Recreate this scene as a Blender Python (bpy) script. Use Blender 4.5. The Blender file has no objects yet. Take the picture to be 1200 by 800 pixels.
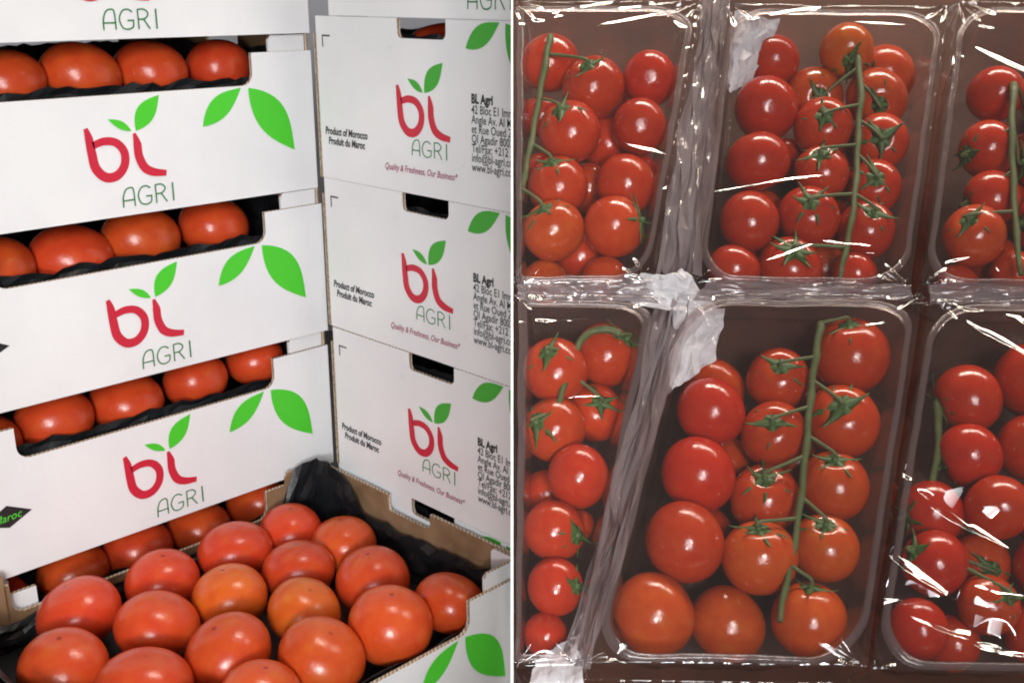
import bpy, bmesh, math, random
import numpy as np
from mathutils import Vector, Matrix, noise
random.seed(11)
scene = bpy.context.scene
COL = scene.collection
R_ = math.radians

# ---------------------------------------------------------------- camera
FPX, TH = 1300.0, 0.3071            # focal length in 1200-px units, downward pitch
ZC = 0.6743                         # camera height above the floor
cam_d = bpy.data.cameras.new('camera'); cam = bpy.data.objects.new('camera', cam_d); COL.objects.link(cam)
cam_d.sensor_width = 36; cam_d.lens = 36 * FPX / 1200; cam_d.clip_start = 0.01; cam_d.clip_end = 50
cam.location = (0, 0, ZC); cam.rotation_euler = (math.pi / 2 - TH, 0, 0)
scene.camera = cam
scene.render.resolution_x, scene.render.resolution_y = 1024, 682
# ---------------------------------------------------------------- world, lamps, exposure
w = bpy.data.worlds.new('World'); scene.world = w; w.use_nodes = True
w.node_tree.nodes['Background'].inputs[0].default_value = (1.0, 0.96, 0.93, 1)
w.node_tree.nodes['Background'].inputs[1].default_value = 0.12
def aim(o, target):
    o.rotation_euler = (Vector(target) - o.location).to_track_quat('-Z', 'Y').to_euler()
def area(name, loc, target, size, power, color, spread=180, size_y=None):
    d = bpy.data.lights.new(name, 'AREA'); d.size = size; d.energy = power; d.color = color; d.spread = R_(spread)
    if size_y: d.shape = 'RECTANGLE'; d.size_y = size_y
    o = bpy.data.objects.new(name, d); COL.objects.link(o); o.location = loc; aim(o, target); return o
def spot(name, loc, target, radius, power, color, cone, blend=0.3):
    d = bpy.data.lights.new(name, 'SPOT'); d.shadow_soft_size = radius; d.energy = power; d.color = color
    d.spot_size = R_(cone); d.spot_blend = blend
    o = bpy.data.objects.new(name, d); COL.objects.link(o); o.location = loc; aim(o, target); return o
spot('carton_key_lamp', (-0.02, -0.55, ZC - 0.06), (-0.33, 1.0, 0.40), 0.07, 28, (1, 0.97, 0.94), 36, 0.35)
area('carton_soft_fill', (0.0, -1.8, ZC + 0.65), (-0.40, 1.0, 0.38), 1.1, 3.9, (0.96, 0.98, 1.0), 40)  # unseen soft fill, added to brighten the white cartons from the front
TUBE_Y, TUBE_Z, TUBE_X0, TUBE_X1 = 0.94, ZC + 0.85, -0.05, 1.35
area('display_tube_lamp', ((TUBE_X0 + TUBE_X1)/2, TUBE_Y, TUBE_Z), (0.62, 0.60, ZC - 0.19), TUBE_X1 - TUBE_X0, 10.5, (1, 0.88, 0.74), 110, 0.08)
spot('display_front_lamp', (0.16, -0.10, ZC + 0.06), (0.24, 0.60, ZC - 0.17), 0.028, 4.2, (1.0, 0.85, 0.80), 54, 0.3)
scene.view_settings.view_transform = 'Standard'; scene.view_settings.look = 'None'
scene.view_settings.exposure = 0; scene.view_settings.gamma = 1
scene.cycles.transparent_max_bounces = 24; scene.cycles.max_bounces = 8; scene.cycles.filter_width = 2.0

# ---------------------------------------------------------------- helpers
def hexc(r, g, b):
    f = lambda c: ((c / 255 + 0.055) / 1.055) ** 2.4 if c > 10 else c / 255 / 12.92
    return (f(r), f(g), f(b), 1)
def mat(name, color=(0.8, 0.8, 0.8, 1), rough=0.5, spec=0.5):
    m = bpy.data.materials.new(name); m.use_nodes = True
    b = m.node_tree.nodes['Principled BSDF']
    b.inputs['Base Color'].default_value = color; b.inputs['Roughness'].default_value = rough
    b.inputs['Specular IOR Level'].default_value = spec
    return m, m.node_tree, b
def noisy(nt, scale, detail=3, coord='Object', rough=0.5):
    tc = nt.nodes.new('ShaderNodeTexCoord'); n = nt.nodes.new('ShaderNodeTexNoise')
    n.inputs['Scale'].default_value = scale; n.inputs['Detail'].default_value = detail; n.inputs['Roughness'].default_value = rough
    nt.links.new(tc.outputs[coord], n.inputs['Vector']); return n
def ramp(nt, src, stops):
    r = nt.nodes.new('ShaderNodeValToRGB'); nt.links.new(src, r.inputs[0])
    e = r.color_ramp.elements
    while len(e) < len(stops): e.new(0.5)
    for i, (p, c) in enumerate(stops): e[i].position = p; e[i].color = c
    return r
def bump(nt, src, b, strength=0.2, dist=0.001):
    n = nt.nodes.new('ShaderNodeBump'); n.inputs['Strength'].default_value = strength; n.inputs['Distance'].default_value = dist
    nt.links.new(src, n.inputs['Height']); nt.links.new(n.outputs[0], b.inputs['Normal'])
def obj(name, me, parent=None, mats=(), label=None, cat=None, group=None, kind=None, smooth=False):
    for m in mats: me.materials.append(m)
    if smooth: me.polygons.foreach_set('use_smooth', [True] * len(me.polygons))
    o = bpy.data.objects.new(name, me); COL.objects.link(o)
    if parent: o.parent = parent
    tag(o, label, cat, group, kind); return o
def tag(o, label=None, cat=None, group=None, kind=None):
    for k, v in (('label', label), ('category', cat), ('group', group), ('kind', kind)):
        if v: o[k] = v
    return o
def empty(name, loc=(0, 0, 0), rz=0, **k):
    o = bpy.data.objects.new(name, None); COL.objects.link(o); o.location = loc; o.rotation_euler.z = rz
    o.empty_display_size = 0.05
    return tag(o, **k)
def mesh(name, v, f, mi=None):
    me = bpy.data.meshes.new(name); me.from_pydata([tuple(p) for p in v], [], f)
    if mi: me.polygons.foreach_set('material_index', mi)
    me.update(); return me
def box_vf(x0, x1, y0, y1, z0, z1):
    v = [(x0,y0,z0),(x1,y0,z0),(x1,y1,z0),(x0,y1,z0),(x0,y0,z1),(x1,y0,z1),(x1,y1,z1),(x0,y1,z1)]
    return v, [(0,3,2,1),(4,5,6,7),(0,1,5,4),(1,2,6,5),(2,3,7,6),(3,0,4,7)]
def prism(name, outline, thick, tf):
    """outline (a,b) extruded 0..thick; material 0 on the outer face, 1 on inner, 2 on the edges"""
    n = len(outline); v = [tf(a, b, 0) for a, b in outline] + [tf(a, b, thick) for a, b in outline]
    f = [tuple(range(n)), tuple(range(2*n-1, n-1, -1))]; mi = [0, 1]
    for i in range(n):
        j = (i + 1) % n; f.append((i, n + i, n + j, j)); mi.append(2)
    me = mesh(name, v, f, mi)
    bm = bmesh.new(); bm.from_mesh(me); bmesh.ops.recalc_face_normals(bm, faces=bm.faces); bm.to_mesh(me); bm.free()
    return me
def catmull(pts, n=8):
    P = [Vector(p) for p in pts]; P = [2*P[0]-P[1]] + P + [2*P[-1]-P[-2]]; out = []
    for i in range(1, len(P) - 2):
        for k in range(n):
            t = k / n; a, b, c, d = P[i-1], P[i], P[i+1], P[i+2]
            out.append(0.5*((2*b)+(-a+c)*t+(2*a-5*b+4*c-d)*t*t+(-a+3*b-3*c+d)*t**3))
    out.append(P[-2]); return out
def ribbon(pts, width, n=8, curve=True):
    """flat stroke; width a number or list over the points; returns verts2d, faces"""
    P = catmull([(p[0], p[1], 0) for p in pts], n) if curve else [Vector((p[0], p[1], 0)) for p in pts]
    m = len(P); v = []; f = []
    for i, p in enumerate(P):
        t = (P[min(i+1, m-1)] - P[max(i-1, 0)]).normalized(); q = Vector((-t.y, t.x, 0))
        if isinstance(width, (int, float)): wd = width
        else:
            s = i / (m - 1) * (len(width) - 1); k = min(int(s), len(width) - 2); wd = width[k] + (width[k+1] - width[k]) * (s - k)
        v += [(p + q*wd/2)[:2], (p - q*wd/2)[:2]]
        if i: f.append((2*i-2, 2*i-1, 2*i+1, 2*i))
    return v, f
def leaf2d(p0, p1, bl, br, n=12):
    a = Vector(p0); b = Vector(p1); d = b - a; q = Vector((-d.y, d.x)).normalized(); out = []
    for i in range(n + 1): t = i/n; out.append((a + d*t + q*bl*math.sin(math.pi*t**0.9))[:])
    for i in range(n - 1, 0, -1): t = i/n; out.append((a + d*t - q*br*math.sin(math.pi*t**0.9))[:])
    return out, [tuple(range(len(out)))]
def join2d(parts):
    V, F = [], []
    for v, f in parts:
        o = len(V); V += list(v); F += [tuple(i + o for i in q) for q in f]
    return V, F
def text2d(body, size, xscale=1.0, bold=0.0, shear=0.0, align='LEFT', line=1.0):
    c = bpy.data.curves.new('t', 'FONT'); c.body = body; c.size = size; c.offset = bold; c.shear = shear; c.align_x = align
    c.space_line = line; c.resolution_u = 3
    o = bpy.data.objects.new('t', c); COL.objects.link(o)
    dg = bpy.context.evaluated_depsgraph_get(); me = bpy.data.meshes.new_from_object(o.evaluated_get(dg))
    v = [(p.co.x * xscale, p.co.y) for p in me.vertices]; f = [tuple(p.vertices) for p in me.polygons]
    bpy.data.objects.remove(o); bpy.data.curves.remove(c); bpy.data.meshes.remove(me)
    return v, f
def moved(vf, dx, dy, rot=0):
    c, s = math.cos(rot), math.sin(rot)
    return [(x*c - y*s + dx, x*s + y*c + dy) for x, y in vf[0]], vf[1]
def tube_vf(pts, rad, sides=7, caps=True):
    P = [Vector(p) for p in pts]; m = len(P); v = []; f = []
    up = Vector((0.3, -0.5, 0.8)).normalized()
    for i, p in enumerate(P):
        t = (P[min(i+1, m-1)] - P[max(i-1, 0)]).normalized()
        a = t.cross(up).normalized(); b = t.cross(a)
        r = rad if isinstance(rad, (int, float)) else rad[i]
        for k in range(sides):
            an = 2*math.pi*k/sides; v.append(p + a*math.cos(an)*r + b*math.sin(an)*r)
    for i in range(m - 1):
        for k in range(sides):
            l = (k + 1) % sides; f.append((i*sides+k, i*sides+l, (i+1)*sides+l, (i+1)*sides+k))
    if caps: f += [tuple(range(sides - 1, -1, -1)), tuple(range((m-1)*sides, m*sides))]
    return v, f
def joinv(parts):
    V, F = [], []
    for v, f in parts:
        o = len(V); V += list(v); F += [tuple(i + o for i in q) for q in f]
    return V, F
# picture coordinates (1200x800) to a ray, used to read places off the photograph onto real planes
CT, ST = math.cos(TH), math.sin(TH)
CAM = Vector((0, 0, ZC)); FWD = Vector((0, CT, -ST)); UPV = Vector((0, ST, CT)); RT = Vector((1, 0, 0))
def ray(x, y): return RT*((x-600)/FPX) + FWD - UPV*((y-400)/FPX)
def hit(x, y, p0, n):
    r = ray(x, y); return CAM + r * ((Vector(p0) - CAM).dot(n) / r.dot(n))
def depth(p): return (p - CAM).dot(FWD)

# ---------------------------------------------------------------- materials
def m_card():
    m, nt, b = mat('white_card', (0.84, 0.84, 0.85, 1), 0.5, 0.3)
    n = noisy(nt, 9, 4); r = ramp(nt, n.outputs[0], [(0.35, (0.80, 0.80, 0.82, 1)), (0.65, (0.87, 0.87, 0.88, 1))])
    nt.links.new(r.outputs[0], b.inputs['Base Color'])
    sc = noisy(nt, 45, 8, rough=0.75); sr = ramp(nt, sc.outputs[0], [(0.28, (0.80, 0.78, 0.76, 1)), (0.36, (1, 1, 1, 1))])
    mu = nt.nodes.new('ShaderNodeMixRGB'); mu.blend_type = 'MULTIPLY'; mu.inputs[0].default_value = 0.6
    nt.links.new(r.outputs[0], mu.inputs[1]); nt.links.new(sr.outputs[0], mu.inputs[2]); nt.links.new(mu.outputs[0], b.inputs['Base Color'])
    wv = nt.nodes.new('ShaderNodeTexWave'); wv.inputs['Scale'].default_value = 55; wv.inputs['Distortion'].default_value = 1.0
    tc = nt.nodes.new('ShaderNodeTexCoord'); mp = nt.nodes.new('ShaderNodeMapping'); mp.inputs['Rotation'].default_value = (0, 0, R_(45))
    nt.links.new(tc.outputs['Object'], mp.inputs[0]); nt.links.new(mp.outputs[0], wv.inputs['Vector'])
    bump(nt, wv.outputs[0], b, 0.05, 0.0006); return m
def m_kraft():
    m, nt, b = mat('kraft_card', (0.3, 0.18, 0.1, 1), 0.8, 0.2)
    n = noisy(nt, 35, 5); r = ramp(nt, n.outputs[0], [(0.3, (0.20, 0.115, 0.06, 1)), (0.7, (0.33, 0.20, 0.115, 1))])
    nt.links.new(r.outputs[0], b.inputs['Base Color']); return m
def m_flute():
    m, nt, b = mat('corrugated_edge', (0.4, 0.28, 0.17, 1), 0.9, 0.1)
    tc = nt.nodes.new('ShaderNodeTexCoord'); mp = nt.nodes.new('ShaderNodeMapping'); mp.inputs['Rotation'].default_value = (0, 0, R_(38))
    wv = nt.nodes.new('ShaderNodeTexWave'); wv.inputs['Scale'].default_value = 95; wv.inputs['Distortion'].default_value = 3.5
    wv.inputs['Detail'].default_value = 2; wv.inputs['Detail Scale'].default_value = 3
    nt.links.new(tc.outputs['Object'], mp.inputs[0]); nt.links.new(mp.outputs[0], wv.inputs['Vector'])
    r = ramp(nt, wv.outputs[0], [(0.15, (0.27, 0.18, 0.11, 1)), (0.5, (0.46, 0.35, 0.25, 1)), (0.95, (0.64, 0.56, 0.48, 1))])
    nt.links.new(r.outputs[0], b.inputs['Base Color']); return m
def m_liner():
    m, nt, b = mat('black_liner', (0.011, 0.012, 0.014, 1), 0.42, 0.4)
    n = noisy(nt, 160, 3); bump(nt, n.outputs[0], b, 0.4, 0.001); return m
def m_tomato(name, rough, c_mul, sss):
    m, nt, b = mat(name, (0.5, 0.05, 0.02, 1), rough, 0.5)
    oi = nt.nodes.new('ShaderNodeObjectInfo'); n = noisy(nt, 0.9, 3, 'Object'); n.inputs['Scale'].default_value = 2.2
    hs = nt.nodes.new('ShaderNodeMixRGB'); hs.blend_type = 'MULTIPLY'; hs.inputs[0].default_value = 1
    r = ramp(nt, n.outputs[0], [(0.3, (0.92, 0.74, 0.85, 1)), (0.55, (1, 1, 1, 1)), (0.75, (1.0, 1.4, 1.15, 1))])
    nt.links.new(oi.outputs['Color'], hs.inputs[1]); nt.links.new(r.outputs[0], hs.inputs[2])
    tc = nt.nodes.new('ShaderNodeTexCoord'); vm = nt.nodes.new('ShaderNodeVectorMath'); vm.operation = 'DISTANCE'
    vm.inputs[1].default_value = (0.01, 0, -0.82); nt.links.new(tc.outputs['Object'], vm.inputs[0])
    sr = ramp(nt, vm.outputs['Value'], [(0.03, (0.45, 0.30, 0.22, 1)), (0.085, (1, 1, 1, 1))])
    h2 = nt.nodes.new('ShaderNodeMixRGB'); h2.blend_type = 'MULTIPLY'; h2.inputs[0].default_value = 1
    nt.links.new(hs.outputs[0], h2.inputs[1]); nt.links.new(sr.outputs[0], h2.inputs[2])
    nt.links.new(h2.outputs[0], b.inputs['Base Color'])
    b.inputs['Subsurface Weight'].default_value = sss; b.inputs['Subsurface Radius'].default_value = (0.006, 0.0015, 0.0008)
    b.inputs['Subsurface Scale'].default_value = 0.6
    n2 = noisy(nt, 9, 3); bump(nt, n2.outputs[0], b, 0.03, 0.02)
    return m
CARD, KRAFT, FLUTE, LINER = m_card(), m_kraft(), m_flute(), m_liner()
TOM = m_tomato('tomato_skin', 0.27, 1, 0); CHERRY = m_tomato('cherry_skin', 0.17, 1, 0)
INK_RED = mat('ink_red', hexc(205, 38, 62), 0.5)[0]; INK_GREEN = mat('ink_leaf_green', hexc(76, 206, 46), 0.5)[0]; INK_MID = mat('ink_mid_green', hexc(66, 172, 52), 0.5)[0]
INK_DKGREEN = mat('ink_dark_green', hexc(40, 120, 60), 0.5)[0]; INK_BLACK = mat('ink_black', (0.02, 0.02, 0.022, 1), 0.5)[0]
INK_WINE = mat('ink_wine', hexc(150, 40, 80), 0.5)[0]; INK_LIME = mat('ink_lime', hexc(90, 220, 70), 0.5)[0]
def m_green(name, c0, c1):
    m, nt, b = mat(name, c0, 0.5, 0.4); n = noisy(nt, 120, 3)
    r = ramp(nt, n.outputs[0], [(0.3, c0), (0.7, c1)]); nt.links.new(r.outputs[0], b.inputs['Base Color']); return m
STEM = m_green('vine_stem', (0.060, 0.085, 0.024, 1), (0.10, 0.125, 0.045, 1))
CALYX = m_green('calyx', (0.03, 0.075, 0.018, 1), (0.07, 0.13, 0.03, 1))
def m_clear(name, tint, haze, rough, f0, hazecol=(0.55, 0.5, 0.5, 1), bscale=None, bstr=0.3):
    m = bpy.data.materials.new(name); m.use_nodes = True; nt = m.node_tree; nt.nodes.clear()
    out = nt.nodes.new('ShaderNodeOutputMaterial'); tr = nt.nodes.new('ShaderNodeBsdfTransparent'); tr.inputs[0].default_value = tint
    df = nt.nodes.new('ShaderNodeBsdfDiffuse'); df.inputs[0].default_value = hazecol
    gl = nt.nodes.new('ShaderNodeBsdfGlossy'); gl.inputs['Roughness'].default_value = rough
    # Schlick reflectance of a thin sheet, the same from both of its sides
    fc = nt.nodes.new('ShaderNodeLayerWeight'); fc.inputs['Blend'].default_value = 0.5
    pw = nt.nodes.new('ShaderNodeMath'); pw.operation = 'POWER'; pw.inputs[1].default_value = 5; nt.links.new(fc.outputs['Facing'], pw.inputs[0])
    lw = nt.nodes.new('ShaderNodeMath'); lw.operation = 'MULTIPLY_ADD'; lw.inputs[1].default_value = 1 - f0; lw.inputs[2].default_value = f0
    nt.links.new(pw.outputs[0], lw.inputs[0])
    mx1 = nt.nodes.new('ShaderNodeMixShader'); mx1.inputs[0].default_value = haze
    mx2 = nt.nodes.new('ShaderNodeMixShader')
    nt.links.new(tr.outputs[0], mx1.inputs[1]); nt.links.new(df.outputs[0], mx1.inputs[2])
    nt.links.new(lw.outputs[0], mx2.inputs[0]); nt.links.new(mx1.outputs[0], mx2.inputs[1]); nt.links.new(gl.outputs[0], mx2.inputs[2])
    if bscale:
        n = noisy(nt, bscale, 3); bp = nt.nodes.new('ShaderNodeBump'); bp.inputs['Strength'].default_value = bstr; bp.inputs['Distance'].default_value = 0.002
        nt.links.new(n.outputs[0], bp.inputs['Height']); nt.links.new(bp.outputs[0], gl.inputs['Normal'])
    nt.links.new(mx2.outputs[0], out.inputs[0]); return m
PET = m_clear('clear_punnet_plastic', (0.95, 0.92, 0.91, 1), 0.065, 0.12, 0.05, (0.48, 0.36, 0.34, 1), bscale=60, bstr=0.35)
RIM = m_clear('punnet_rim_plastic', (0.92, 0.89, 0.89, 1), 0.09, 0.20, 0.045, (0.46, 0.35, 0.35, 1), bscale=90, bstr=0.5)
HAZY = m_clear('crinkled_hazy_film', (0.90, 0.88, 0.88, 1), 0.30, 0.14, 0.05, (0.38, 0.33, 0.34, 1), bscale=80, bstr=0.5)
FILM = m_clear('clear_film', (0.985, 0.975, 0.975, 1), 0.016, 0.045, 0.085, (0.6, 0.48, 0.46, 1))
def m_paper():
    m, nt, b = mat('white_tissue', (0.72, 0.70, 0.72, 1), 0.7, 0.3)
    n = noisy(nt, 70, 4); r = ramp(nt, n.outputs[0], [(0.3, (0.48, 0.46, 0.48, 1)), (0.7, (0.66, 0.65, 0.67, 1))])
    nt.links.new(r.outputs[0], b.inputs['Base Color']); bump(nt, n.outputs[0], b, 0.5, 0.002); return m
PAPER = m_paper()
def m_brown():
    m, nt, b = mat('brown_board', (0.1, 0.055, 0.04, 1), 0.75, 0.25)
    n = noisy(nt, 22, 5); r = ramp(nt, n.outputs[0], [(0.3, (0.040, 0.014, 0.008, 1)), (0.7, (0.076, 0.029, 0.016, 1))])
    nt.links.new(r.outputs[0], b.inputs['Base Color']); return m
BROWN = m_brown(); WHITE = mat('white_sheet', (0.9, 0.9, 0.9, 1), 0.5)[0]
def m_floor(name, c0, c1):
    m, nt, b = mat(name, c0, 0.7); n = noisy(nt, 6, 6); r = ramp(nt, n.outputs[0], [(0.3, c0), (0.7, c1)])
    nt.links.new(r.outputs[0], b.inputs['Base Color']); return m
FLOOR = m_floor('grey_floor', (0.16, 0.155, 0.15, 1), (0.22, 0.215, 0.21, 1)); WALL = m_floor('pale_wall', (0.80, 0.79, 0.84, 1), (0.85, 0.84, 0.88, 1))
WOOD = m_floor('plank_wood', (0.35, 0.24, 0.14, 1), (0.45, 0.32, 0.2, 1))

# ---------------------------------------------------------------- setting
v, f = box_vf(-3, 3, -2, 3, -0.05, 0); obj('floor', mesh('floor', v, f), mats=[FLOOR], kind='structure')
v, f = box_vf(-3, 3, 2.2, 2.3, 0, 2.6); obj('back_wall', mesh('back_wall', v, f), mats=[WALL], kind='structure')

# ---------------------------------------------------------------- cartons
LX, SY, H, T = 0.416, 0.324, 0.1575, 0.004
def rounded_notch(x0, x1, z_low, z_top, r, n=5):
    """points from (x1,z_top) down, across and up to (x0,z_top), walked right to left"""
    pts = [(x1, z_top)]
    for k in range(n + 1): a = k/n*math.pi/2; pts.append((x1 - r + r*math.cos(a), z_low + r - r*math.sin(a)))
    for k in range(n + 1): a = k/n*math.pi/2; pts.append((x0 + r - r*math.sin(a), z_low + r - r*math.cos(a)))
    return pts + [(x0, z_top)]
ZW = 0.141
long_outline = [(-LX, 0), (0, 0), (0, ZW)] + rounded_notch(-0.346, -0.071, 0.110, ZW, 0.012) + [(-LX, ZW)]
end_outline = [(T+.0005, 0), (SY-T-.0005, 0), (SY-T-.0005, H)] + rounded_notch(0.129, 0.195, 0.140, H, 0.006) + [(T+.0005, H)]
mesh_front = prism('front_panel', long_outline, T, lambda a, b, c: (a, c, b))
mesh_back = prism('back_panel', long_outline, T, lambda a, b, c: (a, SY - c, b))
mesh_endl = prism('end_panel', end_outline, T, lambda a, b, c: (-LX + c, SY - a, b))
mesh_endr = prism('end_panel', end_outline, T, lambda a, b, c: (-c, SY - a, b))
for me in (mesh_front, mesh_back, mesh_endl, mesh_endr):
    for m in (CARD, KRAFT, FLUTE): me.materials.append(m)
v, f = box_vf(-LX+T+.0005, -T-.0005, T+.0005, SY-T-.0005, 0.001, 0.005); mesh_base = mesh('base', v, f); mesh_base.materials.append(KRAFT)
def post_mesh(sx, sy, lng, sht, front_full=True):
    """L-shaped corner reinforcement, white outside, with a sloping inner top"""
    x = (lambda a: -T - .0006 - a) if sx else (lambda a: -LX + T + .0006 + a)
    y = (lambda a: SY - T - .0006 - a) if sy else (lambda a: T + .0006 + a)
    V, F, MI = [], [], []
    def slab(pts_fn, L):
        o = len(V); top = H - .0006
        for a, zz in ((0, .006), (L, .006), (L, top - .004), (L - .003, top), (0, top)):
            V.append(pts_fn(a, 0) + (zz,))
        for a, zz in ((0, .006), (L, .006), (L, top - .004), (L - .003, top), (0, top)):
            V.append(pts_fn(a, .003) + (zz,))
        F.extend([(o, o+1, o+2, o+3, o+4), (o+9, o+8, o+7, o+6, o+5)]); MI.extend([0, 0])
        for i in range(5):
            j = (i+1) % 5; F.append((o+i, o+5+i, o+5+j, o+j)); MI.append(1 if i in (2, 3) else 0)
    slab(lambda a, c: (x(a), y(c)), lng); slab(lambda a, c: (x(c), y(.0031 + a)), sht)
    me = mesh('corner_post', V, F, MI)
    bm = bmesh.new(); bm.from_mesh(me); bmesh.ops.recalc_face_normals(bm, faces=bm.faces); bm.to_mesh(me); bm.free()
    me.materials.append(CARD); me.materials.append(FLUTE); return me
posts = [post_mesh(1, 0, .043, .03), post_mesh(1, 1, .043, .03), post_mesh(0, 0, .043, .03), post_mesh(0, 1, .060, .03)]
for k_ in (1, 3): posts[k_].materials[0] = KRAFT
def liner_mesh(seed, heights):
    """black sheet pressed against the four walls; heights = function of side, s -> top z"""
    V, F = [], []; inset = 0.010
    x0, x1, y0, y1 = -LX + inset, -inset, inset, SY - inset
    per = []
    N = 44
    for i in range(N): per.append(('front', i/N, x0 + (x1-x0)*i/N, y0))
    for i in range(34): per.append(('right', i/34, x1, y0 + (y1-y0)*i/34))
    for i in range(N): per.append(('back', i/N, x1 - (x1-x0)*i/N, y1))
    for i in range(34): per.append(('left', i/34, x0, y1 - (y1-y0)*i/34))
    rows = 6; n = len(per); cx, cy = -LX/2, SY/2
    for k in range(rows + 1):
        for i, (side, s, px, py) in enumerate(per):
            top = heights(side, s) + 0.005*noise.noise((i*0.35, seed, 0)) + 0.003*noise.noise((i*0.9, seed+7, 0))
            z = 0.08 + (top - 0.08)*k/rows
            inn = 0.004 + 0.0055*noise.noise((i*0.4, k*0.8, seed)) - 0.002*(k == rows)
            if side == 'front' or side == 'back': V.append((px, py + (inn if side == 'front' else -inn), z))
            else: V.append((px + (-inn if side == 'right' else inn), py, z))
    for k in range(rows):
        for i in range(n):
            j = (i+1) % n; F.append((k*n+i, k*n+j, (k+1)*n+j, (k+1)*n+i))
    # a second skin just inside gives the sheet thickness
    o = len(V); ins = 0.0012
    for (px, py, pz) in list(V): V.append((cx + (px-cx)*(1-ins/0.2), cy + (py-cy)*(1-ins/0.16), pz))
    F += [tuple(q + o for q in reversed(f)) for f in list(F)]
    for i in range(n):
        j = (i+1) % n; a = rows*n + i; b = rows*n + j; F.append((a, b, b + o, a + o))
    me = mesh('liner', V, F); me.materials.append(LINER); return me
def hstack(side, s): return 0.117 if side == 'front' else 0.142
mesh_liner = [liner_mesh(s, hstack) for s in (1.3, 5.7, 9.1)]
v, f = box_vf(-LX+.016, -.016, .016, SY-.016, 0.074, 0.080); mesh_tray = mesh('inner_tray', v, f); mesh_tray.materials.append(LINER)

# --- printing
PO = 0.0005
def front_tf(v): return [(x, -PO, y) for x, y in v]
def end_tf(v): return [(-LX - PO, SY - x, y) for x, y in v]
def flat(name, vf, tf, m):
    me = mesh(name, tf(vf[0]), vf[1])
    bm = bmesh.new(); bm.from_mesh(me); bmesh.ops.triangulate(bm, faces=[q for q in bm.faces if len(q.verts) > 4]); bm.to_mesh(me); bm.free()
    me.materials.append(m); return me
mm = lambda L: [(a/1000, b/1000) for a, b in L]
def logo_bl():
    b = ribbon(mm([(0, 49), (2.0, 40), (3.2, 27), (5.5, 13), (14, 4.0), (25, 4.5), (33, 13), (34, 25), (27, 34), (16, 36.2), (5, 33.5)]), [.004, .0075, .0085, .0088, .0088, .0085, .0082, .0080, .0075, .0072, .0062], 7)
    l = ribbon(mm([(45.5, 41), (47.5, 31), (48, 20), (52.5, 9), (61, 3.8), (74, 1.5)]), [.003, .0080, .0083, .0086, .0078, .0055], 7)
    return join2d([b, l])
def agri():
    w_ = .0013
    A = [ribbon(mm([(0, 0), (0.5, 9), (3.5, 15.5), (8, 17), (10.5, 15.5), (11, 8), (11, 0)]), w_), ribbon(mm([(0.5, 5.8), (11, 5.8)]), w_, curve=False)]
    G = [ribbon(mm([(27, 14.5), (23, 16.8), (18, 15.5), (14.8, 9), (17, 2), (22, .2), (26.8, 2.2), (27.6, 7.5)]), w_), ribbon(mm([(22, 7.5), (28.2, 7.5)]), w_, curve=False)]
    Rr = [ribbon(mm([(32, 0), (32, 17)]), w_, curve=False), ribbon(mm([(32, 16.6), (38, 16.6), (41.5, 13), (38.5, 9), (32.5, 8.2)]), w_), ribbon(mm([(37, 8.4), (42.5, 0)]), w_, curve=False)]
    I = [ribbon(mm([(49, 0), (49, 17)]), w_*1.2, curve=False)]
    return join2d(A + G + Rr + I)
BL, AG = logo_bl(), agri()
def scaled(vf, sx, sy): return [(x*sx, y*sy) for x, y in vf[0]], vf[1]
fp = []   # prints on the long front panel: (name, mesh)
fp.append(('logo_letters', flat('logo_letters', moved(BL, -.2465, .0335), front_tf, INK_RED)))
fp.append(('logo_wordmark', flat('logo_wordmark', moved(scaled(AG, 1.04, 1.03), -.2185, .0080), front_tf, INK_DKGREEN)))
fp.append(('logo_leaf', flat('logo_leaf', leaf2d((-.2035, .0765), (-.2250, .0890), .0030, .0042), front_tf, INK_GREEN)))
fp.append(('logo_leaf', flat('logo_leaf', leaf2d((-.1990, .0765), (-.1730, .1072), .0105, .0075), front_tf, INK_GREEN)))
fp.append(('printed_leaf', flat('printed_leaf', leaf2d((-.1302, .0745), (-.0852, .1084), .0120, .0090), front_tf, INK_GREEN)))
fp.append(('printed_leaf', flat('printed_leaf', leaf2d((-.0771, .1079), (-.0267, .0424), .0190, .0150), front_tf, INK_GREEN)))
dia = ([(-.386, .057), (-.362, .0485), (-.340, .0595), (-.362, .0705)], [(0, 1, 2, 3)])
fp.append(('diamond_mark', flat('diamond_mark', dia, front_tf, INK_BLACK)))
fp.append(('diamond_text', flat('diamond_text', moved(text2d('Maroc', .0105, .95, 0, .3, 'CENTER'), -.363, .0555, .06), lambda v: [(x, -PO*1.7, y) for x, y in v], INK_LIME)))
ep = []
ep.append(('logo_letters', flat('logo_letters', moved(scaled(BL, .97, .92), .1275, .0535), end_tf, INK_RED)))
ep.append(('logo_wordmark', flat('logo_wordmark', moved(scaled(AG, .97, .85), .1465, .0362), end_tf, INK_DKGREEN)))
ep.append(('logo_leaf', flat('logo_leaf', leaf2d((.1635, .0935), (.1425, .1050), .0030, .0042), end_tf, INK_MID)))
ep.append(('logo_leaf', flat('logo_leaf', leaf2d((.1655, .0935), (.1908, .1208), .0095, .0075), end_tf, INK_MID)))
ep.append(('printed_leaf', flat('printed_leaf', leaf2d((.2205, .1340), (.2620, .1560), .0095, .0085), end_tf, INK_MID)))
ep.append(('printed_leaf', flat('printed_leaf', leaf2d((.2690, .1555), (.3080, .0960), .0170, .0130), end_tf, INK_MID)))
ep.append(('corner_mark', flat('corner_mark', ([(.0145, .1400), (.0145, .1285), (.0160, .1285), (.0160, .1385), (.0275, .1385), (.0275, .1400)], [(0, 1, 2, 3, 4, 5)]), end_tf, INK_BLACK)))
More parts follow.
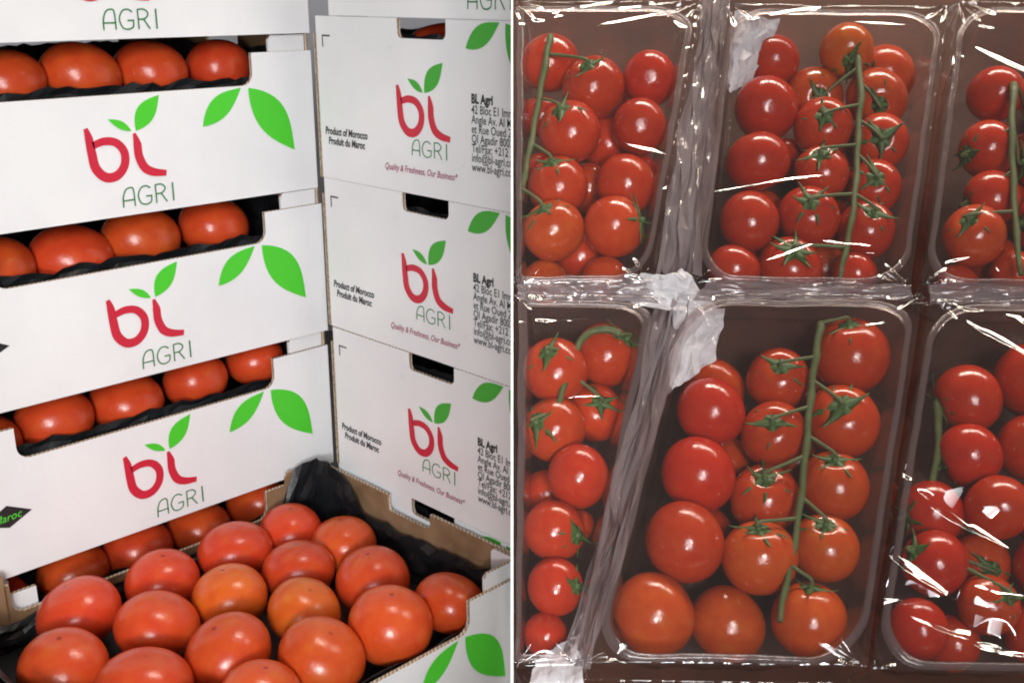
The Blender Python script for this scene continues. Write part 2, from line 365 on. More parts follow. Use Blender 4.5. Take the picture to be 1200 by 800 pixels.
ep.append(('origin_text', flat('origin_text', moved(text2d('Product of Morocco\nProduit du Maroc', .0102, .80, .00035, .15, 'CENTER', .95), .0465, .0445), end_tf, INK_BLACK)))
ep.append(('slogan_text', flat('slogan_text', moved(text2d('Quality & Freshness, Our Business*', .0088, .80, .0001, .3), .1055, .0195), end_tf, INK_WINE)))
ep.append(('address_text', flat('address_text', moved(text2d('BL Agri', .0110, .80, .0005), .2270, .0890), end_tf, INK_BLACK)))
ep.append(('address_text', flat('address_text', moved(text2d('42 Bloc E1 Imm. Tilila\nAngle Av. Al Mouqa\net Rue Oued Ziz\nQI Agadir 80020 M\nTel/Fax: +212 5288\ninfo@bl-agri.com\nwww.bl-agri.com', .0104, .78, .00012, 0, 'LEFT', .79), .2270, .0800), end_tf, INK_BLACK)))
def part(name, me, parent): o = bpy.data.objects.new(name, me); COL.objects.link(o); o.parent = parent; return o
def carton(loc, rz, label, liner, zs=1.0, posts_=posts):
    t = empty('carton', loc, rz, label=label, cat='carton', group='printed tomato cartons'); t.scale.z = zs
    fr = part('front_panel', mesh_front, t); part('back_panel', mesh_back, t)
    el = part('end_panel', mesh_endl, t); part('end_panel', mesh_endr, t)
    part('base', mesh_base, t); part('inner_tray', mesh_tray, t); part('liner', liner, t)
    for p in posts_: part('corner_post', p, t)
    for n, me in fp: part(n, me, fr)
    for n, me in ep: part(n, me, el)
    return t
aL, aR = 0.7916, 0.7861
oL = Vector((-0.2047, 1.1718, 0)); oR = Vector((-0.1948, 1.1315, 0))
xL = Vector((math.cos(aL), math.sin(aL), 0)); yL = Vector((-math.sin(aL), math.cos(aL), 0))
dR = Vector((math.cos(aR), -math.sin(aR), 0)); xR = Vector((math.sin(aR), math.cos(aR), 0))
PITCH = 0.158
Z3 = [0.158 + PITCH*i for i in range(4)]     # bottoms of the long-side stack: D, C, B, A
names = ['lowest visible white carton of the slotted stack, above the open tomato carton', 'white slotted carton second up in the stack above the open carton',
         'white slotted carton third up in the stack above the open carton', 'topmost white slotted carton in the stack above the open carton']
jit = [(0.0, 0.000), (0.001, -.001), (-.001, .001), (-.002, 0)]
Lc = []
for i in range(4):
    Lc.append(carton(oL + xL*jit[i][0] + yL*jit[i][1] + Vector((0, 0, Z3[i])), aL + R_([.1, -.15, .1, -.1][i]), names[i], mesh_liner[i % 3]))
Lb = carton(oL, aL, 'bottom carton of the slotted stack, hidden behind the open carton', mesh_liner[1], 0.995)
ZR = 0.0183
v, f = box_vf(-LX-.01, .01, -.01, SY+.01, 0, ZR - 0.0003)
pl = obj('pallet_board', mesh('pallet_board', v, f), mats=[WOOD], label='flat wooden board under the stack of cartons with handle slots', cat='board')
def Rloc(z): return oR + xR*LX + dR*SY + Vector((0, 0, z))
pl.location = Rloc(0); pl.rotation_euler.z = math.pi/2 - aR
EY, EX, EZ = -0.009, -0.0285, 0.0185
v, f = box_vf(-LX-.01, .004, -.01, SY+.008, 0, EZ - 0.0003)
pl2 = obj('pallet_board', mesh('pallet_board', v, f), mats=[WOOD], label='flat wooden board under the open tomato carton', cat='board')
rn = ['carton end with handle slot, at the bottom of its stack behind the open carton', 'carton end with handle slot just above the right rim of the open carton',
      'carton end with handle slot, in the middle of the address-printed stack', 'carton end with handle slot, below the carton turned sideways on top']
Rc = []
for i in range(4):
    Rc.append(carton(Rloc(ZR + PITCH*i) + dR*[0, .002, 0, -.001][i], math.pi/2 - aR + R_([0, .2, -.1, .1][i]), rn[i], mesh_liner[(i+1) % 3]))
carton(oR + dR*(.026 + LX) + Vector((0, 0, ZR + PITCH*4)), -aR, 'white carton turned sideways on top of the address-printed stack', mesh_liner[0])
# the open carton in the corner
def hopen(side, s):
    if side == 'right': return 0.140 + 0.026*min(1, (s - .72)/.14) if s > .72 else 0.140 - .012*math.sin(s*3.1)
    if side == 'back': return 0.166 if s < .06 else (0.166 - 0.058*min(1, (s-.06)/.08) if s < .14 else 0.108)
    if side == 'front': return 0.106
    return 0.138
oE = oL + xL*EX + yL*(EY - SY); pl2.location = oE; pl2.rotation_euler.z = aL
E_ = carton(oE + Vector((0, 0, EZ)), aL, 'open carton full of large tomatoes on black liner, with nothing stacked on it', liner_mesh(3.3, hopen), 0.985)

# ---------------------------------------------------------------- large tomatoes
def tomato_mesh(seed, flat_=0.80, lobes=5, amp=0.025):
    rnd = random.Random(seed); ph = rnd.uniform(0, 6); seg, ring = 40, 24; V = []; F = []
    for i in range(ring + 1):
        th = math.pi*i/ring; ct, s = math.cos(th), math.sin(th)
        for k in range(seg):
            an = 2*math.pi*k/seg
            lob = 1 + amp*math.cos(lobes*an + ph)*(s**1.5)*(0.4 + 0.6*max(ct, 0)) + 0.03*math.cos(2*an + ph*1.7)*s + 0.02*math.cos(an+ph*.6)*s
            z = ct*flat_ - 0.16*math.exp(-(s/0.23)**2)*(ct > 0) - 0.02*math.exp(-(s/0.1)**2)*(ct < 0)*-1
            rr = s**0.9*lob if s > 1e-6 else 0
            V.append((rr*math.cos(an), rr*math.sin(an), z))
    for i in range(ring):
        for k in range(seg):
            l = (k+1) % seg; F.append((i*seg+k, (i+1)*seg+k, (i+1)*seg+l, i*seg+l))
    me = mesh('tomato', V, F); me.polygons.foreach_set('use_smooth', [True]*len(F)); me.materials.append(TOM)
    bm = bmesh.new(); bm.from_mesh(me); bmesh.ops.remove_doubles(bm, verts=bm.verts, dist=1e-5); bm.to_mesh(me); bm.free()
    return me
tmesh = [tomato_mesh(s, fl, lb, am) for s, fl, lb, am in ((1, .80, 5, .02), (2, .86, 6, .015), (3, .78, 4, .025), (4, .84, 5, .018))]
RED, ORG = (0.61, 0.058, 0.018), (0.64, 0.135, 0.014)
def place_big(P, r, label, group, tint, k, rnd):
    o = bpy.data.objects.new('tomato', tmesh[k % 4]); COL.objects.link(o); o.location = P
    o.scale = (r, r, r); q = rnd.uniform(0, 6.28)
    tilt = rnd.uniform(.1, .35); o.rotation_euler = (math.pi + rnd.uniform(-tilt, tilt), rnd.uniform(-tilt, tilt), q)
    c = [RED[i] + (ORG[i]-RED[i])*tint for i in range(3)]; sc = rnd.uniform(.9, 1.08)
    o.color = (c[0]*sc, c[1]*sc, c[2]*sc, 1); tag(o, label, 'tomato', group); return o
def relax(items, nvec, it=60, zlock=0.5):
    """push overlapping balls apart; items = [[Vector, r, squash], ...] in place"""
    for _ in range(it):
        for i in range(len(items)):
            for j in range(i):
                d = items[i][0] - items[j][0]; m = (items[i][1] + items[j][1])*0.985
                L = d.length
                if 1e-6 < L < m:
                    d = d/L*(m - L)*0.35
                    items[i][0] += d; items[j][0] -= d
# E: picture x, centre y, width
EL = [(82,697,100,0),(178,657,88,0),(268,630,88,0),(343,606,78,0),(429,606,79,.35),(73,768,108,.2),(182,720,102,.15),(268,683,92,.75),(353,648,86,.1),(437,665,92,.15),
      (168,792,116,.1),(267,750,106,.25),(355,698,90,.8),(452,727,106,.3),(526,690,88,.25),(278,826,106,.2),(372,780,110,.4),(380,850,108,.3)]
ROWS = [(0,3),(0,2),(0,1),(0,0),(1,0),(1,4),(1,3),(1,2),(1,1),(2,0),(2,3),(2,2),(2,1),(3,1),(3,0),(3,3),(3,2),(4,0)]
ORD = ['first', 'second', 'third', 'fourth', 'fifth']
zE = 0.122 + EZ; rnd = random.Random(5); it = []
for x, y, wd, t in EL:
    P = hit(x, y, (0, 0, zE + .004), Vector((0, 0, 1))); it.append([P, wd/2*depth(P)/FPX*0.97, t])
for _ in range(40):
    for i in range(len(it)):
        for j in range(i):
            d = it[i][0] - it[j][0]; d.z = 0; m = (it[i][1] + it[j][1])*0.95; L = d.length
            if L < m: d = d/L*(m - L)*0.4; it[i][0] += d; it[j][0] -= d
        # stay inside the carton
        q = it[i][0] - oE; a = q.dot(xL); b = q.dot(yL); r = it[i][1]*1.02
        a2 = min(max(a, -LX + .016 + r), -.016 - r); b2 = min(max(b, .014 + r), SY - .016 - r)
        it[i][0] += xL*(a2 - a) + yL*(b2 - b)
for k, (P, r, t) in enumerate(it):
    P.z = EZ + 0.0792 + 0.86*r + random.Random(k).uniform(0, .003)
    rows = ['back row', 'second-from-back row', 'third-from-back row', 'fourth-from-back row', 'front row']
    row, n_ = ROWS[k]
    lb = '%s tomato in the %s of the open carton, %s from its handle-slot end' % ('orange' if t > .6 else 'red', rows[row], ORD[n_])
    g = 'tomatoes in the open carton'
    place_big(P, r, lb, g, t, k, rnd)
SL = {2: [(8,97,95),(87,84,94),(175,82,88),(254,80,76)], 1: [(2,316,90),(78,303,95),(163,281,90),(250,265,84)], 0: [(-15,520,88),(57,494,88),(147,470,86),(226,444,74),(296,420,70)]}
SL[-1] = [(-5,735,84),(88,682,84),(160,650,80),(232,618,76),(300,588,72)]
Z3b = {-1: 0.0, 0: Z3[0], 1: Z3[1], 2: Z3[2]}
nm = {-1: 'bottom carton', 2: 'third carton up', 1: 'second carton up', 0: 'lowest carton'}
for lv, L in SL.items():
    its = []
    for x, y, wd in L:
        base = oL + yL*0.056; P = hit(x, y, base, yL); r = min(wd/2*depth(P)/FPX*1.0, 0.045)
        P += yL*(0.018 + r - 0.056); its.append([P, r])
    for _ in range(30):
        for i in range(len(its)):
            for j in range(i):
                d = its[i][0]-its[j][0]; d.z = 0; m = (its[i][1]+its[j][1])*.96; l = d.length
                if l < m: d = d/l*(m-l)*.4; its[i][0] += d; its[j][0] -= d
    for k, (P, r) in enumerate(its):
        fl = .84; P.z = max(P.z, Z3b[lv] + .080 + fl*r*.95); P.z = min(P.z, Z3b[lv] + H - fl*r - .003)
        place_big(P, r, 'tomato in the slot of the %s, %s from the address-printed cartons' % (nm[lv], ORD[len(its) - 1 - k]), 'tomatoes in the slots of the stacked cartons', rnd.uniform(0, .4), k + lv, rnd)

for k, b in enumerate((0.118, 0.206)):
    P = Rloc(ZR + PITCH*3) - xR*(LX - .062) - dR*b; P.z += .080 + .036
    place_big(P, .041, ['tomato behind the handle slot below the sideways carton, nearer the slotted stack', 'tomato behind the handle slot below the sideways carton, farther from the slotted stack'][1-k], 'tomatoes behind the handle slot', .1, k, rnd)
# ---------------------------------------------------------------- slanted display on the other side of the white sheet
PHI = R_(28)
NB = (-FWD*math.cos(PHI) + UPV*math.sin(PHI)).normalized()         # board normal
AU = RT.copy(); AV = NB.cross(AU).normalized()                     # across / up the board
B0 = CAM + FWD*0.567                                               # a point of the plane through the tomato centres
def bp(x, y, w_=0.0): return hit(x, y, B0 + NB*w_, NB)
def loc(a, b, w_): return B0 + AU*a + AV*b + NB*w_
def ab(P): d = P - B0; return d.dot(AU), d.dot(AV)
WBASE, WRIM = -0.042, 0.0195
bot, top = ab(bp(900, 850, -.03))[1] - .02, ab(bp(900, -40, -.03))[1] + .02
ds = empty('display_stand', (0.25, 0.60, 0), label='slanted display stand with brown board and white side sheets holding tomato punnets', cat='display stand')
def dpart(name, V, F, m): 
    me = mesh(name, [Vector(p) - Vector((0.25, 0.60, 0)) for p in V], F)
    bm = bmesh.new(); bm.from_mesh(me); bmesh.ops.recalc_face_normals(bm, faces=bm.faces); bm.to_mesh(me); bm.free()
    return obj(name, me, ds, [m])
def slab(a0, a1, b0, b1, w0, w1):
    V = [loc(a, b, w_) for w_ in (w0, w1) for a, b in ((a0, b0), (a1, b0), (a1, b1), (a0, b1))]
    return V, [(0,3,2,1),(4,5,6,7),(0,1,5,4),(1,2,6,5),(2,3,7,6),(3,0,4,7)]
AR_ = 0.352
dpart('board', *slab(.0008, AR_ - .001, bot, top, WBASE - .012, WBASE - .0015), BROWN)
dpart('front_lip', *slab(.0008, AR_ - .001, bot - .012, bot - .0005, WBASE - .012, WRIM), BROWN)
for x0, x1 in ((-.00055, .00055), (AR_, AR_ + .0011)):
    pts = [loc(0, bot - .014, WRIM + .004), loc(0, top + .01, WRIM + .004), loc(0, top + .01, WBASE - .014)]
    zt = pts[2]; prof = [(p.y, p.z) for p in pts] + [(zt.y, 0.0005), (pts[0].y, 0.0005)]
    V = [(x0, a, b) for a, b in prof] + [(x1, a, b) for a, b in prof]; n = len(prof)
    dpart('side_sheet', V, [tuple(range(n)), tuple(range(2*n-1, n-1, -1))] + [(i, n+i, n+(i+1) % n, (i+1) % n) for i in range(n)], WHITE)

# --- punnets: rim corners read off the photograph onto the rim plane (top-left, top-right, bottom-right, bottom-left)
QUADS = {'TL': [(602,4),(822,4),(760,331),(602,333)], 'TM': [(852,6),(1110,10),(1066,335),(814,331)], 'TR': [(1124,4),(1330,8),(1300,338),(1080,334)],
         'BL': [(602,346),(776,350),(680,778),(602,780)], 'BM': [(801,346),(1080,347),(1014,782),(686,776)], 'BR': [(1090,352),(1330,352),(1300,792),(1021,785)]}
def quad_ab(key): return [ab(bp(x, y, WRIM)) for x, y in QUADS[key]]
def qmap(q, u, v):   # v up
    tl, tr, br, bl = q
    a = [bl[i]*(1-u)*(1-v) + br[i]*u*(1-v) + tl[i]*(1-u)*v + tr[i]*u*v for i in (0, 1)]; return a[0], a[1]
def rrect(W, Hh, r, n=7, rl=None):
    pts = []; rl = rl or r
    for cx, cy, a0, q in ((W-r, Hh-r, 0, r), (rl, Hh-rl, 90, rl), (rl, rl, 180, rl), (W-r, r, 270, r)):
        for k in range(n + 1): a = R_(a0 + 90*k/n); pts.append((cx + q*math.cos(a), cy + q*math.sin(a)))
    out = []   # subdivide long sides
    for i, p in enumerate(pts):
        q = pts[(i+1) % len(pts)]; d = math.dist(p, q); m = max(1, int(d/0.008))
        for k in range(m): out.append((p[0] + (q[0]-p[0])*k/m, p[1] + (q[1]-p[1])*k/m))
    return out
def punnet(key, label, seed):
    q = quad_ab(key)
    W = (math.dist(q[0], q[1]) + math.dist(q[2], q[3]))/2; Lh = (math.dist(q[0], q[3]) + math.dist(q[1], q[2]))/2
    cu, cv = qmap(q, .5, .5); org = loc(cu, cv, WBASE - .001)
    t = empty('punnet', org, label=label, cat='punnet', group='clear plastic punnets on the display'); 
    # same point count for every ring: sample one ring shape and scale about the centre
    base = rrect(W, Lh, min(.022, W*.24), rl=.003 if key in ('TL', 'BL') else None); n = len(base)
    def ring2(inset, w_, fl=0):
        P = []
        for i, (x, y) in enumerate(base):
            d = inset + fl*(0.0008*math.sin(i*1.9)) + .0009*noise.noise((x*60, y*60, seed*3.3 + w_*20))
            xx = d + (x/W)*(W - 2*d); yy = d + (y/Lh)*(Lh - 2*d)
            a, b = qmap(q, xx/W, yy/Lh); P.append(loc(a, b, w_) - org)
        return P
    dpt = WRIM - WBASE
    rings = [ring2(.0050, WRIM - .0005), ring2(.0055, WRIM - .004), ring2(.0072, WRIM - .012, 1), ring2(.0088, WRIM - dpt*.5, 1), ring2(.0098, WBASE + .010, 1), ring2(.0115, WBASE + .004), ring2(.0160, WBASE + .001), ring2(.0210, WBASE + .0002)]
    V = [p for r in rings for p in r]; F = []
    for k in range(len(rings) - 1):
        for i in range(n): j = (i+1) % n; F.append((k*n+i, k*n+j, (k+1)*n+j, (k+1)*n+i))
    F.append(tuple((len(rings)-1)*n + i for i in range(n)))
    obj('tray', mesh('tray', V, F), t, [PET], smooth=True)
    # rolled flange with a real cross-section
    prof = [(.0052, -.0006), (.0048, .0008), (.0036, .0012), (.0022, .0010), (.0016, 0.0000), (.0018, -.0018), (.0024, -.0020), (.0026, -.0002), (.0036, .0002)]
    V = []; m = len(prof)
    for ins, dw in prof: V += ring2(ins, WRIM + dw - .001)
    F = []
    for k in range(m):
        k2 = (k+1) % m
        for i in range(n): j = (i+1) % n; F.append((k*n+i, k*n+j, k2*n+j, k2*n+i))
    obj('rim', mesh('rim', V, F), t, [RIM], smooth=True)
    return t, q, W, Lh, org
def ridge_pts(x0, y0, x1, y1): return ab(bp(x0, y0, WRIM)), ab(bp(x1, y1, WRIM))
# creases of the film (picture start, end, half width mm, height mm)
RIDGES = {
 'TL': [((606,30),(720,6),3.0,1),((690,32),(808,14),1.8,1),((724,166),(790,186),2.4,1),((780,20),(812,40),1.6,1)],
 'TM': [((835,84),(895,70),.9,1),((830,170),(905,148),.9,1),((822,226),(975,206),2.2,1),((893,308),(962,284),2.2,1),((958,283),(1048,292),2.6,1),((950,294),(1056,302),1.0,1),((872,24),(970,8),1.8,1),((990,26),(1080,34),1.4,1)],
 'TR': [((1138,56),(1235,96),3.4,1),((1130,30),(1220,45),1.2,.6),((1100,310),(1140,302),1.5,.9),((1170,320),(1178,290),1.2,.7)],
 'BL': [((604,380),(720,372),1.8,.9),((610,750),(650,700),1.5,.8),((650,470),(730,462),1.2,.6)],
 'BM': [((1000,385),(1055,375),1.2,.6),((820,360),(850,430),1.5,.7),((880,360),(960,352),1.3,.7)],
 'BR': [((1105,362),(1240,384),4.5,1),((1128,372),(1215,425),3.6,1),((1038,548),(1066,534),2.6,1),((1052,548),(1135,622),3.8,1),((1086,590),(1185,645),4.2,1),((1040,648),(1120,702),5.0,1),((1016,704),(1104,706),2.6,1),((1092,732),(1190,756),4.0,1),((1136,684),(1205,700),3.0,1),((1016,694),(1038,668),2.0,1),((1135,752),(1215,772),3.0,1),((1145,598),(1190,642),2.4,1),((1110,700),(1200,728),2.0,1),((1060,720),(1120,742),1.8,1)]}
def film(t, key, q, W, Lh, org, seed):
    nu, nv = int(W/.00062), int(Lh/.00062); rs = np.random.RandomState(seed)
    left_cut = key in ('TL', 'BL'); u0 = 0.004 if left_cut else -.035
    u = np.linspace(u0, 1.035, nu); v = np.linspace(-.028, 1.028, nv); U, Vv = np.meshgrid(u, v)
    tl, tr, br, bl = [np.array(p) for p in q]
    A = [bl[i]*(1-U)*(1-Vv) + br[i]*U*(1-Vv) + tl[i]*(1-U)*Vv + tr[i]*U*Vv for i in (0, 1)]
    a, b = A
    w_ = np.full(a.shape, WRIM + .0017)
    # broad unevenness of the stretched film from summed long waves
    for k in range(14):
        lam = rs.uniform(.03, .10); an = rs.uniform(0, 2*np.pi); amp = .00010*lam/.05*rs.uniform(.3, 1)
        w_ += amp*np.sin(2*np.pi*(a*np.cos(an) + b*np.sin(an))/lam + rs.uniform(0, 6.3))
    # short gathers along the sealed edges
    ed = np.minimum(np.minimum(U - (-0.0 if not left_cut else -1), 1 - U)*W, np.minimum(Vv, 1 - Vv)*Lh); ed = np.clip(ed, 0, None)
    g = np.exp(-(ed/.010)**2)
    def gather(x_):
        o_ = 0
        for k in range(7): o_ = o_ + rs.uniform(.3, 1)*np.sin(x_/rs.uniform(.0011, .0075) + rs.uniform(0, 6.3) + 1.5*np.sin(x_/rs.uniform(.02, .05) + rs.uniform(0, 6.3)))
        return o_
    w_ += g*.00016*(gather(a + .25*b) + gather(b - .2*a))
    # radial folds in the corners
    for (cu, cv) in ((0, 0), (1, 0), (0, 1), (1, 1)):
        ca = np.array(qmap(q, cu, cv)); r = np.hypot(a - ca[0], b - ca[1]); an = np.arctan2(b - ca[1], a - ca[0])
        w_ += .0009*np.exp(-(r/.020)**2)*np.sin(an*rs.randint(9, 15) + rs.uniform(0, 6))
    for (p0, p1, wd, hh) in RIDGES[key]:
        P0, P1 = ridge_pts(*p0, *p1); d = np.array(P1) - np.array(P0); L = np.hypot(*d); d = d/L
        nn = np.array([-d[1], d[0]]); ms = []
        for q_ in np.linspace(0, 1, 9):          # how steep the fold has to stand along its run to catch the ceiling tube
            Pm = loc(P0[0] + (P1[0]-P0[0])*q_, P0[1] + (P1[1]-P0[1])*q_, WRIM + .001); vd = (CAM - Pm).normalized(); best = None
            for lx in np.linspace(TUBE_X0 + .05, TUBE_X1 - .05, 50):
                h = (vd + (Vector((lx, TUBE_Y, TUBE_Z)) - Pm).normalized()).normalized(); g = np.array([-h.dot(AU), -h.dot(AV)])/h.dot(NB)
                if best is None or abs(g@d) < best[0]: best = (abs(g@d), g@nn)
            ms.append(best[1])
        s = (a - P0[0])*d[0] + (b - P0[1])*d[1]; n_ = (a - P0[0])*nn[0] + (b - P0[1])*nn[1]
        m_ = np.interp(s/L, np.linspace(0, 1, 9), ms)
        n_ = n_ - L*.016*np.sin(s/L*4.2 + seed + wd); sm = np.clip(s/(L*.30), 0, 1)*np.clip((L - s)/(L*.5), 0, 1); sm = np.sqrt(sm)
        W1 = wd*.0016*sm + 1e-6; t_ = np.clip((n_ + W1/2)/W1, 0, None)
        w_ += np.where(t_ <= 1, (t_*m_ + .05*(t_*t_ - t_))*W1, np.clip(1 - (t_ - 1)/2.2, 0, 1)*W1*m_)*(sm > 0)
    # beyond the rim the film turns down over the flange
    out = np.maximum(np.maximum(-U, U - 1)*W, np.maximum(-Vv, Vv - 1)*Lh); out = np.clip(out, 0, None)
    w_ -= np.minimum(out*2.6, .012)
    BV = np.array([AU, AV, NB]); P = np.array(B0) + a[..., None]*BV[0] + b[..., None]*BV[1] + w_[..., None]*BV[2] - np.array(org)
    idx = np.arange(nu*nv).reshape(nv, nu); F = np.stack([idx[:-1, :-1], idx[:-1, 1:], idx[1:, 1:], idx[1:, :-1]], -1).reshape(-1, 4)
    me = bpy.data.meshes.new('film_lid'); me.vertices.add(nu*nv); me.vertices.foreach_set('co', P.reshape(-1).astype(np.float32))
    me.loops.add(F.size); me.loops.foreach_set('vertex_index', F.reshape(-1).astype(np.int32)); me.polygons.add(len(F))
    me.polygons.foreach_set('loop_start', np.arange(0, F.size, 4, dtype=np.int32)); me.polygons.foreach_set('loop_total', np.full(len(F), 4, dtype=np.int32))
    me.update(calc_edges=True); me.validate()
    obj('film_lid', me, t, [FILM], smooth=True)

# --- cherry tomatoes on the vine
def cherry_mesh(seed):
    me = tomato_mesh(seed, .95, 4, .012); me.name = 'cherry'; me.materials.clear(); me.materials.append(CHERRY); return me
cmesh = [cherry_mesh(s) for s in (21, 22, 23)]
def calyx_mesh(seed):
    rnd = random.Random(seed); V, F = [], []; n = rnd.choice((5, 5, 6))
    for k in range(n):
        an = 2*math.pi*k/n + rnd.uniform(-.25, .25); L = rnd.uniform(.72, 1.1); curl = rnd.uniform(-.05, .50); seg = 6
        d = Vector((math.cos(an), math.sin(an), 0)); s_ = Vector((-math.sin(an), math.cos(an), 0)); bend = rnd.uniform(-.25, .25); o = len(V)
        for i in range(seg + 1):
            t = i/seg; wd = .135*(1 - t)**.8*(1 + .9*math.sin(math.pi*min(1, t*1.6))) + .012
            c = d*(L*t) + s_*(bend*t*t) + Vector((0, 0, .03 - .30*t*t*L + curl*t**3))
            V += [c + s_*wd, c + Vector((0, 0, .045*(1-t) + .01)), c - s_*wd, c - Vector((0, 0, .02))]
        for i in range(seg):
            for m in range(4):
                l = (m+1) % 4; F.append((o+4*i+m, o+4*i+l, o+4*i+4+l, o+4*i+4+m))
        F.append((o+4*seg, o+4*seg+1, o+4*seg+2, o+4*seg+3))
    v, f = tube_vf([(0, 0, -.05), (0, 0, .06), (.01, 0, .20)], [.16, .13, .10], 7); o = len(V); V += v; F += [tuple(i + o for i in q) for q in f]
    me = mesh('calyx', V, F); bm = bmesh.new(); bm.from_mesh(me); bmesh.ops.recalc_face_normals(bm, faces=bm.faces); bm.to_mesh(me); bm.free()
    me.polygons.foreach_set('use_smooth', [True]*len(me.polygons)); me.materials.append(CALYX); return me
kmesh = [calyx_mesh(s) for s in range(31, 38)]
CR, CO = (0.40, 0.023, 0.007), (0.47, 0.076, 0.009)
# x, y, radius (picture), calyx dx, dy (None = none seen), lower (mm), tint
VINES = {
 'TL': dict(stem=[(645,42),(640,70),(632,115),(624,160),(616,200),(610,235)], t=[(640,84,35,None,2,.2),(686,103,38,(-8,-30),0,.2),(769,96,33,None,0,0),(668,160,38,(-13,-30),1,.2),(728,152,33,None,5,.1),(765,160,33,None,2,.1),
   (652,224,37,(-8,-32),1,.3),(738,226,36,None,1,.2),(642,290,37,(-14,-30),0,.7),(715,276,37,(36,-8),0,.4),(632,138,26,None,12,.1),(632,196,24,None,13,.1),(712,320,28,None,7,.5),(636,330,28,None,6,.9),(748,190,22,None,12,0)]),
 'TM': dict(stem=[(1003,62),(1009,105),(1006,150),(1004,200),(1000,245),(992,290),(984,326)], t=[(923,66,32,None,6,.1),(997,40,32,(5,12),-2,1.3),(957,86,36,(8,-2),5,.7),(1055,68,35,(-12,14),4,.5),(897,128,38,None,0,0),(965,156,36,(0,-16),1,.2),(1030,116,36,(5,9),3,.5),
   (1044,165,34,(1,-5),1,.2),(888,190,37,None,0,.05),(966,213,33,(-2,-25),1,.2),(1037,220,33,(2,-12),2,.1),(877,262,36,None,0,.1),(955,262,37,(2,-20),2,.1),(1030,274,35,(8,-24),2,.1),(866,314,31,None,4,.1),(932,314,38,(6,-24),4,.1),(1002,318,27,None,6,.1)]),
 'TR': dict(stem=[(1188,98),(1186,150),(1187,200),(1190,260),(1196,322)], t=[(1178,112,33,None,4,.1),(1160,176,34,(-26,6),3,.1),(1225,120,36,(-30,0),2,.1),(1162,232,33,(-30,8),4,.1),(1225,190,36,(-28,0),1,.1),(1142,286,37,(-8,-22),0,.5),(1185,318,28,None,6,.3),(1225,262,36,(-28,0),2,.2),(1125,325,24,None,10,.2)]),
 'BL': dict(stem=[(728,392),(712,386),(690,390),(676,408),(664,442),(656,468),(647,490)], t=[(640,430,39,(-10,-24),1,.3),(707,426,38,(28,-22),1,.3),(636,510,38,(-24,-10),1,.4),(697,502,36,(8,-14),2,.3),(632,572,29,None,9,.2),(668,563,37,None,0,.1),(640,632,37,(30,6),1,.2),(634,694,34,(28,0),1,.1),(630,738,27,None,2,.1),(672,618,20,None,12,.4)]),
 'BM': dict(stem=[(962,378),(957,410),(951,455),(946,510),(940,570),(932,630),(922,680),(913,728)], t=[(1007,413,46,(-3,-42),0,.3),(912,450,38,(2,-18),2,.3),(835,492,41,None,0,0),(997,495,44,(0,-20),1,.4),(902,523,40,(-2,-17),1,.3),(820,570,45,None,0,0),(990,575,42,(3,-34),1,.6),
   (893,602,43,(0,-28),1,.4),(797,665,48,None,0,.3),(976,648,41,(3,-30),0,.9),(878,682,45,(0,-38),0,.8),(788,752,50,None,2,.8),(866,768,47,None,2,.9),(955,736,46,(6,-42),1,.8)]),
 'BR': dict(sw=-.014, stem=[(1098,470),(1100,520),(1092,570),(1084,620),(1082,650)], t=[(1146,466,40,(-36,12),1,.1),(1196,450,44,None,0,.1),(1142,536,38,(-34,14),1,0),(1206,530,40,None,2,.2),(1134,600,39,(-34,6),4,0),(1112,666,39,(-26,-16),0,0),(1186,606,38,None,2,.2),(1182,668,36,(14,8),4,.5),(1090,742,36,None,3,0),(1166,728,36,(26,-10),4,.4),(1240,610,42,None,2,.1),(1235,690,42,None,2,.1),(1210,770,40,None,3,.2),(1130,790,34,None,8,.2)])}
